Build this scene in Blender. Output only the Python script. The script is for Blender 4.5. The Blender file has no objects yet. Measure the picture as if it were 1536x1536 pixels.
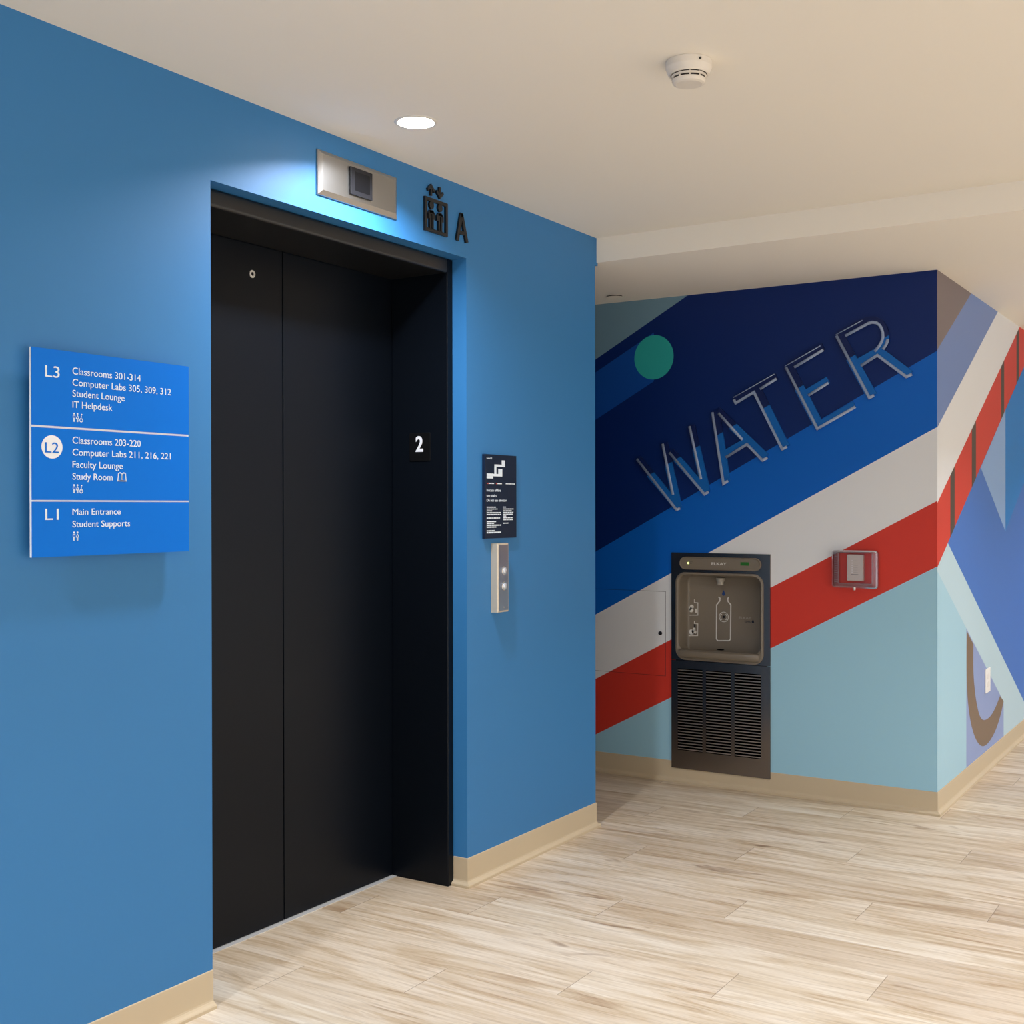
import bpy, bmesh, math, random
from mathutils import Vector, Matrix

S = bpy.context.scene
COL = S.collection

# ---------------------------------------------------------------- camera
cam_data = bpy.data.cameras.new('camera')
cam = bpy.data.objects.new('camera', cam_data)
COL.objects.link(cam)
cam_data.sensor_fit = 'HORIZONTAL'
cam_data.sensor_width = 36.0
cam_data.lens = 42.582
cam_data.shift_y = 0.0008
cam_data.clip_start = 0.05
cam.matrix_world = Matrix(((0.84560, -0.00133, 0.53389, 2.40538),
                           (0.53377, 0.00496, -0.84561, 0.0),
                           (-0.00157, 0.99999, 0.00487, 1.337),
                           (0, 0, 0, 1)))
S.camera = cam

# ---------------------------------------------------------------- daylight of the open lounge, exposure
world = bpy.data.worlds.new('world')
S.world = world
world.use_nodes = True
bg = world.node_tree.nodes['Background']
bg.inputs['Color'].default_value = (0.90, 0.97, 1.06, 1)
bg.inputs['Strength'].default_value = 1.5
S.view_settings.view_transform = 'Standard'
S.view_settings.look = 'None'
S.view_settings.gamma = 1.0
S.view_settings.use_curve_mapping = False
S.view_settings.exposure = 0.60
LAMP = 20.0           # radiance of a downlight's lens
POWER = 15.5          # watts of each downlight
SPREAD = 125.0        # beam of the downlights, degrees
def downlight_lamp(x, y, z, k=1.0, spread=None):
    d = bpy.data.lights.new('downlight_lamp', 'AREA'); d.shape = 'DISK'; d.size = 0.10; d.energy = POWER*k
    d.spread = math.radians(spread or SPREAD); d.color = (0.93, 0.985, 1.10)
    o = bpy.data.objects.new('downlight_lamp', d); COL.objects.link(o); o.location = (x, y, z); return o
# the lamp over the elevator and the rows of the lounge behind and beside the camera
downlight_lamp(0.282, 2.842, 2.4645, 0.88, 142.0)
for x_ in (0.282, 2.6, 4.9, 7.2):
    for y_ in (2.84, 0.4, -2.0, -4.4, -6.8):
        if (x_, y_) != (0.282, 2.84): downlight_lamp(x_, y_, 2.457)
for x_ in (2.6, 4.9, 7.2):
    for y_ in (5.6, 8.0): downlight_lamp(x_, y_, 2.355)

# ---------------------------------------------------------------- measured planes (metres)
CEIL = 2.459          # main ceiling
LOW = 2.357           # dropped ceiling by the mural
YS = 4.475            # face of the drop
YB = 5.4012           # mural wall
XC = 1.166            # return of the mural wall
YE = 4.461            # end of the elevator wall
O0, O1, OT = 2.306, 3.512, 2.2098   # elevator opening
BASE = 0.1013

# ---------------------------------------------------------------- helpers
def lin(c):
    return tuple(((v/255.0)/12.92 if v/255.0 <= 0.04045 else ((v/255.0+0.055)/1.055)**2.4) for v in c) + (1.0,)

MATS = {}
def mat(name, rgb, rough=0.5, metal=0.0, spec=0.5, emit=0.0, alpha=1.0):
    if name in MATS: return MATS[name]
    m = bpy.data.materials.new(name); m.use_nodes = True
    b = m.node_tree.nodes['Principled BSDF']
    b.inputs['Base Color'].default_value = lin(rgb)
    b.inputs['Roughness'].default_value = rough
    b.inputs['Metallic'].default_value = metal
    b.inputs['Specular IOR Level'].default_value = spec
    if emit:
        b.inputs['Emission Color'].default_value = lin(rgb)
        b.inputs['Emission Strength'].default_value = emit
    MATS[name] = m
    return m

def add_bump(m, scale, strength, stretch=(1,1,1), detail=3, dist=0.002):
    nt = m.node_tree; b = nt.nodes['Principled BSDF']
    tc = nt.nodes.new('ShaderNodeTexCoord'); mp = nt.nodes.new('ShaderNodeMapping')
    mp.inputs['Scale'].default_value = stretch
    n = nt.nodes.new('ShaderNodeTexNoise'); n.inputs['Scale'].default_value = scale; n.inputs['Detail'].default_value = detail
    bp = nt.nodes.new('ShaderNodeBump'); bp.inputs['Strength'].default_value = strength; bp.inputs['Distance'].default_value = dist
    nt.links.new(tc.outputs['Object'], mp.inputs['Vector']); nt.links.new(mp.outputs['Vector'], n.inputs['Vector'])
    nt.links.new(n.outputs['Fac'], bp.inputs['Height']); nt.links.new(bp.outputs['Normal'], b.inputs['Normal'])
    return m

def PA(u, v, o=0.0): return Vector((o, u, v))            # elevator wall: along y, up z, out +x
def PB(u, v, o=0.0): return Vector((u, YB-o, v))         # mural wall: along x, up z, out -y
def PC(u, v, o=0.0): return Vector((XC+o, u, v))         # return wall: along y, up z, out +x
JY = 3.478
def PJ(u, v, o=0.0): return Vector((u, JY-o, v))         # right jamb of the elevator: along x
def PH(u, v, o=0.0): return Vector((u, v, CEIL-o))       # ceiling: along x, y, out -z

def finish(bm):
    bmesh.ops.recalc_face_normals(bm, faces=bm.faces[:])

def obj(name, bm, mats, parent=None, smooth=False, label=None, bevel=0.0, seg=2, fix=True):
    if fix: finish(bm)
    me = bpy.data.meshes.new(name); bm.to_mesh(me); bm.free()
    if not isinstance(mats, (list, tuple)): mats = [mats]
    for m in mats: me.materials.append(m)
    if smooth:
        for p in me.polygons: p.use_smooth = True
    o = bpy.data.objects.new(name, me); COL.objects.link(o)
    if parent is not None:
        o.parent = parent
        o.matrix_parent_inverse = Matrix.Translation(-parent_loc(parent))
    if bevel:
        md = o.modifiers.new('bevel', 'BEVEL'); md.width = bevel; md.segments = seg; md.limit_method = 'ANGLE'; md.angle_limit = math.radians(40)
        md.harden_normals = False
    if label: o['label'] = label
    return o

def parent_loc(p):
    # parts sit at the world origin under their thing's Empty; only the Empty itself is moved
    return Vector(p.location) if p.parent is None else Vector((0, 0, 0))

def thing(name, label, cat, loc, group=None):
    o = bpy.data.objects.new(name, None); COL.objects.link(o)
    o.empty_display_size = 0.05
    o.location = loc; o['label'] = label; o['category'] = cat
    if group: o['group'] = group
    return o

def tag(o, label, cat, group=None):
    o['label'] = label; o['category'] = cat
    if group: o['group'] = group
    return o

def struct(name, bm, mats, **k):
    o = obj(name, bm, mats, **k)
    o['kind'] = 'structure'
    return o

def box(bm, x0, x1, y0, y1, z0, z1, mi=0):
    vs = [bm.verts.new((x, y, z)) for x in (x0, x1) for y in (y0, y1) for z in (z0, z1)]
    for f in ((0,1,3,2), (4,6,7,5), (0,4,5,1), (2,3,7,6), (0,2,6,4), (1,5,7,3)):
        bm.faces.new([vs[i] for i in f]).material_index = mi

def prism(bm, pts, P, d0, d1, mi=0):
    a = [bm.verts.new(P(u, v, d0)) for u, v in pts]; b = [bm.verts.new(P(u, v, d1)) for u, v in pts]
    n = len(pts)
    bm.faces.new(a).material_index = mi; bm.faces.new(b).material_index = mi
    for i in range(n):
        bm.faces.new((a[i], a[(i+1) % n], b[(i+1) % n], b[i])).material_index = mi

def rect(u0, v0, u1, v1): return [(u0, v0), (u1, v0), (u1, v1), (u0, v1)]

def circle(cu, cv, ru, rv=None, n=40):
    rv = rv or ru
    return [(cu+ru*math.cos(2*math.pi*i/n), cv+rv*math.sin(2*math.pi*i/n)) for i in range(n)]

def rrect(u0, v0, u1, v1, r, n=8):
    out = []
    for cu, cv, a in ((u1-r, v1-r, 0), (u0+r, v1-r, 90), (u0+r, v0+r, 180), (u1-r, v0+r, 270)):
        for i in range(n+1):
            t = math.radians(a+90.0*i/n); out.append((cu+r*math.cos(t), cv+r*math.sin(t)))
    return out

def flat(bm, pts, P, d, mi=0):
    f = bm.faces.new([bm.verts.new(P(u, v, d)) for u, v in pts]); f.material_index = mi

def clip(pts, line, keep_above=True):
    """part of a convex polygon above / below the line through two points"""
    (x0, y0), (x1, y1) = line
    if x1 < x0: x0, y0, x1, y1 = x1, y1, x0, y0
    s = 1 if keep_above else -1
    def d(p): return s*((x1-x0)*(p[1]-y0)-(y1-y0)*(p[0]-x0))
    out = []
    for i in range(len(pts)):
        a, b = pts[i], pts[(i+1) % len(pts)]
        da, db = d(a), d(b)
        if da >= 0: out.append(a)
        if (da > 0 > db) or (da < 0 < db):
            t = da/(da-db); out.append((a[0]+t*(b[0]-a[0]), a[1]+t*(b[1]-a[1])))
    return out

def clipbox(pts, u0, v0, u1, v1):
    for axis, val, s in ((0, u0, 1), (0, u1, -1), (1, v0, 1), (1, v1, -1)):
        out = []
        for i in range(len(pts)):
            a, b = pts[i], pts[(i+1) % len(pts)]
            da, db = s*(a[axis]-val), s*(b[axis]-val)
            if da >= 0: out.append(a)
            if (da > 0 > db) or (da < 0 < db):
                t = da/(da-db); out.append((a[0]+t*(b[0]-a[0]), a[1]+t*(b[1]-a[1])))
        pts = out
        if len(pts) < 3: return []
    return pts

def plate(bm, outer, holes, P, d0, d1, mi=0):
    """flat plate with holes and thickness"""
    for d in (d0, d1):
        es = []
        for loop in [outer]+holes:
            vs = [bm.verts.new(P(u, v, d)) for u, v in loop]
            es += [bm.edges.new((vs[i], vs[(i+1) % len(vs)])) for i in range(len(vs))]
        r = bmesh.ops.triangle_fill(bm, use_beauty=True, use_dissolve=False, edges=es)
        for f in r['geom']:
            if isinstance(f, bmesh.types.BMFace): f.material_index = mi
    for loop in [outer]+holes:
        a = [bm.verts.new(P(u, v, d0)) for u, v in loop]; b = [bm.verts.new(P(u, v, d1)) for u, v in loop]
        for i in range(len(loop)):
            j = (i+1) % len(loop); bm.faces.new((a[i], a[j], b[j], b[i])).material_index = mi
    bmesh.ops.remove_doubles(bm, verts=bm.verts[:], dist=1e-6)

def loft(bm, loops, P, cap0=False, cap1=False, mi=0):
    """loops: list of (pts, depth) with the same number of points"""
    rows = [[bm.verts.new(P(u, v, d)) for u, v in pts] for pts, d in loops]
    n = len(rows[0])
    for r0, r1 in zip(rows, rows[1:]):
        for i in range(n):
            bm.faces.new((r0[i], r0[(i+1) % n], r1[(i+1) % n], r1[i])).material_index = mi
    if cap0: bm.faces.new(rows[0]).material_index = mi
    if cap1: bm.faces.new(rows[-1]).material_index = mi

def offsets(pts, closed=False):
    """per-vertex mitred normals of a 2D polyline"""
    out = []; n = len(pts)
    for i in range(n):
        ds = []
        for a, b in ((i-1, i), (i, i+1)):
            if closed: a %= n; b %= n
            if 0 <= a < n and 0 <= b < n:
                dx, dy = pts[b][0]-pts[a][0], pts[b][1]-pts[a][1]; l = math.hypot(dx, dy) or 1
                ds.append((-dy/l, dx/l))
        if len(ds) == 1: out.append(ds[0])
        else:
            mx, my = ds[0][0]+ds[1][0], ds[0][1]+ds[1][1]; l2 = mx*mx+my*my
            k = 2.0/max(l2, 0.6)
            out.append((mx*k, my*k))
    return out

def strip(bm, pts, w, P, d0, d1, mi=0, closed=False):
    """a flat ribbon of width w along a polyline, with thickness"""
    nr = offsets(pts, closed); n = len(pts)
    L = [(p[0]+q[0]*w/2, p[1]+q[1]*w/2) for p, q in zip(pts, nr)]
    R = [(p[0]-q[0]*w/2, p[1]-q[1]*w/2) for p, q in zip(pts, nr)]
    for i in range(n if closed else n-1):
        j = (i+1) % n
        prism(bm, [L[i], L[j], R[j], R[i]], P, d0, d1, mi)

def tube(bm, pts, r, P, d, n=10, flatten=1.0):
    """a rod lying on a plane at height d along a polyline"""
    nr = offsets(pts); rows = []
    for p, q in zip(pts, nr):
        rows.append([bm.verts.new(P(p[0]+q[0]*r*math.cos(a), p[1]+q[1]*r*math.cos(a), d+flatten*r*math.sin(a)))
                     for a in [2*math.pi*k/n for k in range(n)]])
    for r0, r1 in zip(rows, rows[1:]):
        for i in range(n): bm.faces.new((r0[i], r0[(i+1) % n], r1[(i+1) % n], r1[i]))
    bm.faces.new(rows[0]); bm.faces.new(rows[-1])

def lathe(bm, prof, M, n=48, mi=0):
    """prof: (radius, height) pairs; M maps local (x, y, height) to the world"""
    rows = []
    for r, h in prof:
        if r < 1e-6: rows.append([bm.verts.new(M(0, 0, h))])
        else: rows.append([bm.verts.new(M(r*math.cos(2*math.pi*k/n), r*math.sin(2*math.pi*k/n), h)) for k in range(n)])
    for a, b in zip(rows, rows[1:]):
        for i in range(n):
            j = (i+1) % n
            if len(a) == 1 and len(b) == 1: continue
            if len(a) == 1: f = bm.faces.new((a[0], b[i], b[j]))
            elif len(b) == 1: f = bm.faces.new((a[i], a[j], b[0]))
            else: f = bm.faces.new((a[i], a[j], b[j], b[i]))
            f.material_index = mi

_capcache = {}
def text_mesh(body, offset=0.0):
    cu = bpy.data.curves.new('lettering', 'FONT'); cu.body = body; cu.size = 1.0; cu.offset = offset
    cu.resolution_u = 4
    o = bpy.data.objects.new('lettering', cu); COL.objects.link(o)
    bpy.context.view_layer.update()
    dg = bpy.context.evaluated_depsgraph_get()
    me = bpy.data.meshes.new_from_object(o.evaluated_get(dg))
    bpy.data.objects.remove(o); bpy.data.curves.remove(cu)
    return me

def add_text(bm, body, u, v, width, cap, P, d0, d1, mi=0, offset=0.0, rot=0.0):
    """lettering: left edge u, baseline v, overall width and capital height"""
    if 'H' not in _capcache:
        h = text_mesh('H'); _capcache['H'] = max(q.co.y for q in h.vertices)
    me = text_mesh(body, offset)
    xs = [q.co.x for q in me.vertices]
    x0, x1 = min(xs), max(xs)
    sx = width/(x1-x0); sy = cap/_capcache['H']
    t = bmesh.new(); t.from_mesh(me); bpy.data.meshes.remove(me)
    bmesh.ops.remove_doubles(t, verts=t.verts[:], dist=1e-5)
    bounds = [e for e in t.edges if len(e.link_faces) == 1]
    fm = {}; bk = {}
    for q in t.verts:
        pu, pv = (q.co.x-x0)*sx, q.co.y*sy
        fm[q] = bm.verts.new(P(u+pu, v+pv, d1)); bk[q] = bm.verts.new(P(u+pu, v+pv, d0))
    for f in t.faces: bm.faces.new([fm[q] for q in f.verts]).material_index = mi
    for e in bounds:
        a, b = e.verts
        bm.faces.new((fm[a], fm[b], bk[b], bk[a])).material_index = mi
    t.free()

# ---------------------------------------------------------------- materials
M_BLUE = add_bump(mat('blue wall paint', (52, 120, 177), 0.50, spec=0.38), 180, 0.10, dist=0.001)
M_CEIL = add_bump(mat('ceiling paint', (240, 233, 220), 0.9, spec=0.2), 90, 0.08, dist=0.001)
M_WHITEWALL = mat('plain wall paint', (222, 212, 196), 0.8)
M_BASE = mat('tan vinyl base', (198, 180, 150), 0.5)
M_BLACK = add_bump(mat('black powder coated steel', (9, 14, 21), 0.34, spec=0.18), 500, 0.05, dist=0.0004)
M_VOID = mat('dark gap', (4, 4, 5), 0.9, spec=0.1)
M_ALU = mat('satin aluminium', (196, 194, 188), 0.35, 0.9)
M_STEEL = add_bump(mat('brushed stainless steel', (172, 170, 166), 0.30, 1.0), 60, 0.05, (1, 1, 40), dist=0.0005)
M_DSTEEL = mat('dark stainless steel', (132, 124, 118), 0.27, 1.0)
M_SIGNBLUE = mat('bright blue sign face', (0, 112, 216), 0.5, spec=0.15)
M_SIGNWHITE = mat('white sign acrylic', (238, 240, 244), 0.4)
M_LETTER = mat('white vinyl lettering', (228, 238, 246), 0.5)
M_NAVYSIGN = mat('navy sign face', (18, 32, 54), 0.5, spec=0.2)
M_RED = mat('red print', (190, 60, 50), 0.5)
M_ICON = mat('black raised acrylic', (14, 14, 16), 0.35)
M_PLASTIC = mat('warm white plastic', (226, 218, 206), 0.45)
M_TAUPE = mat('taupe moulded plastic', (122, 112, 98), 0.42)
M_PRINT = mat('pale grey print', (214, 212, 206), 0.6)
M_LAMPTRIM = mat('white lamp trim', (225, 220, 210), 0.5)

def print_mat(name, rgb): return mat('mural print '+name, rgb, 0.45, spec=0.28)
NAVY = print_mat('navy', (2, 35, 100)); MID = print_mat('mid blue', (2, 96, 194)); WHITE = print_mat('white', (226, 228, 230))
RED = print_mat('red', (206, 58, 44)); SKY = print_mat('pale blue', (156, 202, 222)); TEAL = print_mat('teal', (44, 166, 162))
TAUPE = print_mat('taupe', (122, 110, 112)); PERI = print_mat('periwinkle', (112, 138, 192)); CBLUE = print_mat('cornflower', (64, 116, 196))
VIVID = print_mat('vivid blue', (16, 126, 206)); ICE = print_mat('ice blue', (184, 210, 220)); LILAC = print_mat('lilac', (140, 158, 202))
TRI = print_mat('light cornflower', (140, 176, 224)); BROWN = print_mat('brown', (122, 102, 84)); DARKBAR = print_mat('charcoal', (76, 66, 58))
SKY_SHADED = print_mat('shaded pale blue', (112, 146, 164))  # the pale blue ink again, darkened for the shade at top left

# wood plank floor
def floor_material():
    m = bpy.data.materials.new('pale wood planks'); m.use_nodes = True
    nt = m.node_tree; N = nt.nodes; Lk = nt.links; b = N['Principled BSDF']
    def math_(op, a, b_=None, c=None):
        n = N.new('ShaderNodeMath'); n.operation = op
        for i, v in enumerate((a, b_, c)):
            if v is None: continue
            if isinstance(v, (int, float)): n.inputs[i].default_value = v
            else: Lk.new(v, n.inputs[i])
        return n.outputs[0]
    def comb(x, y, z=0.0):
        n = N.new('ShaderNodeCombineXYZ')
        for i, v in enumerate((x, y, z)):
            if isinstance(v, (int, float)): n.inputs[i].default_value = v
            else: Lk.new(v, n.inputs[i])
        return n.outputs[0]
    tc = N.new('ShaderNodeTexCoord'); sp = N.new('ShaderNodeSeparateXYZ'); Lk.new(tc.outputs['Object'], sp.inputs[0])
    X, Y = sp.outputs[0], sp.outputs[1]
    W, LEN = 0.2064, 1.31
    ry = math_('DIVIDE', math_('SUBTRACT', Y, 2.862), W)
    row = math_('FLOOR', ry); fy = math_('FRACT', ry)
    off = math_('ADD', math_('MULTIPLY', row, 0.365), 0.74)
    rx = math_('DIVIDE', math_('SUBTRACT', X, off), LEN)
    colm = math_('FLOOR', rx); fx = math_('FRACT', rx)
    wn = N.new('ShaderNodeTexWhiteNoise'); wn.noise_dimensions = '2D'; Lk.new(comb(row, colm), wn.inputs['Vector'])
    rnd = wn.outputs['Value']
    sh = math_('MULTIPLY', rnd, 37.0)
    def noise(sx, sy, detail, rough, dist=0.0):
        n = N.new('ShaderNodeTexNoise'); n.inputs['Scale'].default_value = 1.0; n.inputs['Detail'].default_value = detail
        n.inputs['Roughness'].default_value = rough; n.inputs['Distortion'].default_value = dist
        Lk.new(comb(math_('MULTIPLY', X, sx), math_('ADD', math_('MULTIPLY', Y, sy), sh), sh), n.inputs['Vector'])
        return n.outputs['Fac']
    n1 = noise(1.7, 13.0, 5, 0.6, 1.1)      # broad cloudy grain
    n2 = noise(5.0, 95.0, 4, 0.55, 0.4)       # fine streaks
    n3 = noise(2.6, 9.0, 2, 0.5, 1.4)        # knots
    def ramp(fac, stops):
        r = N.new('ShaderNodeValToRGB'); e = r.color_ramp.elements
        while len(e) < len(stops): e.new(0.5)
        for q, (p, c) in zip(e, stops): q.position = p; q.color = c if len(c) == 4 else lin(c)
        Lk.new(fac, r.inputs[0]); return r.outputs[0]
    base = ramp(n1, [(0.30, (184, 160, 132)), (0.42, (208, 190, 164)), (0.56, (224, 211, 192)), (0.75, (232, 222, 206))])
    fine = ramp(n2, [(0.30, (178, 160, 140)), (0.47, (236, 230, 222)), (0.62, (255, 255, 255))])
    knot = ramp(n3, [(0.22, (150, 118, 92)), (0.33, (255, 255, 255))])
    tint = ramp(rnd, [(0.0, (232, 226, 218)), (0.5, (250, 246, 240)), (1.0, (255, 255, 253))])
    def mul(a, c, f=1.0):
        n = N.new('ShaderNodeMix'); n.data_type = 'RGBA'; n.blend_type = 'MULTIPLY'; n.inputs[0].default_value = f
        Lk.new(a, n.inputs[6]); Lk.new(c, n.inputs[7]); return n.outputs[2]
    c = mul(mul(mul(base, fine, 0.42), knot, 0.6), tint, 1.0)
    # joints
    ex = math_('MULTIPLY', math_('MINIMUM', fx, math_('SUBTRACT', 1.0, fx)), LEN)
    ey = math_('MULTIPLY', math_('MINIMUM', fy, math_('SUBTRACT', 1.0, fy)), W)
    jx = math_('LESS_THAN', ex, 0.0013); jy = math_('MULTIPLY', math_('LESS_THAN', ey, 0.0010), 0.15)
    j = math_('MAXIMUM', jx, jy)
    mix = N.new('ShaderNodeMix'); mix.data_type = 'RGBA'; Lk.new(math_('MULTIPLY', j, 0.55), mix.inputs[0])
    Lk.new(c, mix.inputs[6]); mix.inputs[7].default_value = lin((110, 90, 72))
    Lk.new(mix.outputs[2], b.inputs['Base Color'])
    b.inputs['Roughness'].default_value = 0.48; b.inputs['Specular IOR Level'].default_value = 0.35
    bp = N.new('ShaderNodeBump'); bp.inputs['Strength'].default_value = 0.12; bp.inputs['Distance'].default_value = 0.001
    Lk.new(n2, bp.inputs['Height']); Lk.new(bp.outputs['Normal'], b.inputs['Normal'])
    return m
M_FLOOR = floor_material()

# ---------------------------------------------------------------- the setting
bm = bmesh.new(); box(bm, -2.0, 9.0, -8.0, 11.0, -0.1, 0.0); struct('floor', bm, M_FLOOR)

LIGHT = (0.282, 2.842)
bm = bmesh.new()
plate(bm, rect(-2.0, -8.0, 9.0, YS), [circle(*LIGHT, 0.0555, n=48)], PH, 0.0, -0.16)
box(bm, -2.0, 9.0, YS, 11.0, LOW, CEIL+0.16)
struct('ceiling', bm, M_CEIL)

# elevator wall: piers either side of the opening, the wall above it, its short tongue over the drop
bm = bmesh.new()
plate(bm, [(-8.0, 0.0), (O0, 0.0), (O0, OT), (O1, OT), (O1, 0.0), (YE, 0.0), (YE, LOW-0.012), (4.4845, LOW-0.012), (4.4845, CEIL), (-8.0, CEIL)], [], PA, 0.0, -0.34)
struct('wall_left', bm, M_BLUE)
bm = bmesh.new(); box(bm, -2.0, -0.34, 4.36, YE, 0.0, LOW+0.1); box(bm, -2.1, -2.0, 4.36, YB+0.2, 0.0, LOW+0.1)  # second box: unseen end wall added to keep the niche dark
struct('wall_niche', bm, M_BLUE)

# mural wall: pieces round the fountain's recess, and the print on it
F0, F1, G0, G1 = -0.066, 0.401, 0.086, 1.100
bm = bmesh.new()
box(bm, -2.0, F0, YB, YB+0.2, 0.0, LOW); box(bm, F1, XC, YB, YB+0.2, 0.0, LOW)
box(bm, F0, F1, YB, YB+0.2, 0.0, G0); box(bm, F0, F1, YB, YB+0.2, G1, LOW)
wall_back = struct('wall_back', bm, M_WHITEWALL)
bm = bmesh.new(); box(bm, XC-0.2, XC, YB+0.2, 11.0, 0.0, LOW)
box(bm, XC-0.001, XC, YB, YB+0.2, 0.0, LOW)
box(bm, XC, 9.0, 11.0, 11.2, 0.0, LOW)  # unseen corridor end, added to keep world light out of the reflections
wall_right = struct('wall_right', bm, M_WHITEWALL)

LB = {'top': [[-0.5063, 2.0797], [-0.0136, 2.3488]], 'bandu': [[-0.5064, 2.0141], [-0.2652, 2.1451]], 'bandl': [[-0.5067, 1.7751], [-0.1592, 1.9631]], 'navy': [[-0.33, 1.2039], [1.1666, 2.0081]], 'mid': [[-0.5073, 0.7904], [1.168, 1.6797]], 'white': [[-0.5078, 0.4655], [1.168, 1.361]], 'red': [[-0.5082, 0.1843], [1.1681, 1.0776]], 'lett': [[-0.1907, 1.4976], [0.959, 2.0872]]}
DOT = [-0.18, 2.0699, 0.1059, 0.1085]
def mural_back(bm, regions, base_off, step=0.00025, full=None):
    """the printed stripes of the mural wall, cut to the given rectangles"""
    full = full or rect(-2.0, 0.0, XC, LOW)
    above = lambda p, k: clip(p, LB[k], True); below = lambda p, k: clip(p, LB[k], False)
    band = clip(clip(full, LB['bandu'], False), LB['bandl'], True)
    layers = [(above(full, 'top'), 0, 5), (above(below(full, 'top'), 'navy'), 0, 0), (above(below(full, 'navy'), 'mid'), 0, 1),
              (above(below(full, 'mid'), 'white'), 0, 2), (above(below(full, 'white'), 'red'), 0, 3), (below(full, 'red'), 0, 4),
              (clipbox(band, -2.0, 0.0, DOT[0], LOW), 1, 6), (circle(DOT[0], DOT[1], DOT[2], DOT[3], 64), 2, 7)]
    for pts, lay, mi in layers:
        for r in regions:
            q = clipbox(pts, *r)
            if len(q) >= 3: flat(bm, q, PB, base_off+lay*step, mi)
MURAL_B = [NAVY, MID, WHITE, RED, SKY, SKY_SHADED, print_mat('royal blue', (12, 72, 156)), TEAL]
AP = [[-0.1124, 0.9253], [-0.1236, 0.5092], [-0.5077, 0.5148], [-0.5071, 0.9196], [-0.1455, 0.7173]]
bm = bmesh.new()
mural_back(bm, [(-2.0, BASE-0.02, F0, LOW), (F1, BASE-0.02, XC, LOW), (F0, G1, F1, LOW)], 0.0004)
obj('mural', bm, MURAL_B, wall_back, fix=False, label='printed mural of slanting navy, blue, white, red and pale blue stripes')

LC = {'a': [[5.4134, 2.0178], [6.0871, 2.3566]], 'b': [[5.4234, 1.6871], [6.7704, 2.3714]], 'c': [[5.4236, 1.362], [7.4021, 2.3676]], 'd': [[5.414, 1.0787], [7.5126, 2.1401]], 'g': [[6.9546, 1.1998], [7.5254, 1.4744]], 'i': [[5.5946, 1.1756], [7.529, 0.201]], 'il': [[5.4067, 1.0536], [6.9037, 0.2866]]}
CBARS = [(5.6491, 5.7342), (6.1017, 6.1962), (6.8341, 6.916), (7.2806, 7.3577)]
CTRI = [[6.3094, 1.5273], [6.9532, 1.8581], [6.9546, 1.1998]]
CX = [5.9787, 6.9033, 6.9538]
CO = [[5.9877, 0.7474], [5.9782, 0.5947], [5.9913, 0.4535], [6.0534, 0.3183], [6.1706, 0.2075], [6.3272, 0.1379], [6.491, 0.129], [6.682, 0.1628], [6.8217, 0.2271], [6.9038, 0.2905]]
CI = [[6.1361, 0.6702], [6.1295, 0.5424], [6.1703, 0.4301], [6.2391, 0.3341], [6.3093, 0.2838], [6.3989, 0.2608], [6.5471, 0.2582], [6.6818, 0.2861], [6.8012, 0.3319]]
bm = bmesh.new()
full = rect(YB-0.0012, BASE-0.02, 11.0, LOW)
up = lambda p, k: clip(p, LC[k], True); dn = lambda p, k: clip(p, LC[k], False)
s = 0.0003
flat(bm, dn(full, 'd'), PC, 1*s, 8)
flat(bm, up(full, 'a'), PC, 1*s, 0); flat(bm, up(dn(full, 'a'), 'b'), PC, 1*s, 1)
flat(bm, up(dn(full, 'b'), 'c'), PC, 1*s, 2); redp = up(dn(full, 'c'), 'd'); flat(bm, redp, PC, 1*s, 3)
for a, b in CBARS:
    q = clipbox(redp, a, 0, b, 3)
    if q: flat(bm, q, PC, 2*s, 4)
flat(bm, clip(clipbox(dn(full, 'd'), CX[2], 0, 11, 3), LC['g'], True), PC, 2*s, 7)
flat(bm, CTRI, PC, 2*s, 9)
lo = dn(dn(full, 'd'), 'i'); flat(bm, lo, PC, 2*s, 6)
lo2 = dn(lo, 'il')
flat(bm, clipbox(lo2, 0, 0, CX[0], 3), PC, 3*s, 5)
q = clipbox(lo2, CX[0], 0, CX[1], 3); flat(bm, q, PC, 3*s, 10)
# the brown hook
no = len(CO); ni = len(CI)
def resample(pts, n):
    d = [0]
    for a, b in zip(pts, pts[1:]): d.append(d[-1]+math.hypot(b[0]-a[0], b[1]-a[1]))
    out = []
    for i in range(n):
        t = d[-1]*i/(n-1)
        k = max(j for j in range(len(d)) if d[j] <= t+1e-9); k = min(k, len(pts)-2)
        f = (t-d[k])/(d[k+1]-d[k]); out.append((pts[k][0]+f*(pts[k+1][0]-pts[k][0]), pts[k][1]+f*(pts[k+1][1]-pts[k][1])))
    return out
def smooth_line(pts, it=3):
    for _ in range(it):
        q = [pts[0]]
        for a, b in zip(pts, pts[1:]):
            q += [(0.75*a[0]+0.25*b[0], 0.75*a[1]+0.25*b[1]), (0.25*a[0]+0.75*b[0], 0.25*a[1]+0.75*b[1])]
        pts = q+[pts[-1]]
    return pts
o_, i_ = resample(smooth_line(CO), 40), resample(smooth_line(CI), 40)
for k in range(39): flat(bm, [o_[k], o_[k+1], i_[k+1], i_[k]], PC, 4*s, 11)
for f in bm.faces:
    f.normal_update()
    if f.normal.x < 0: f.normal_flip()
obj('mural', bm, [TAUPE, PERI, WHITE, RED, DARKBAR, print_mat('powder blue', (162, 202, 218)), ICE, VIVID, CBLUE, TRI, LILAC, BROWN], wall_right, fix=False,
    label='printed mural with a brown hook and slanting blue, white and red stripes')

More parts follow.
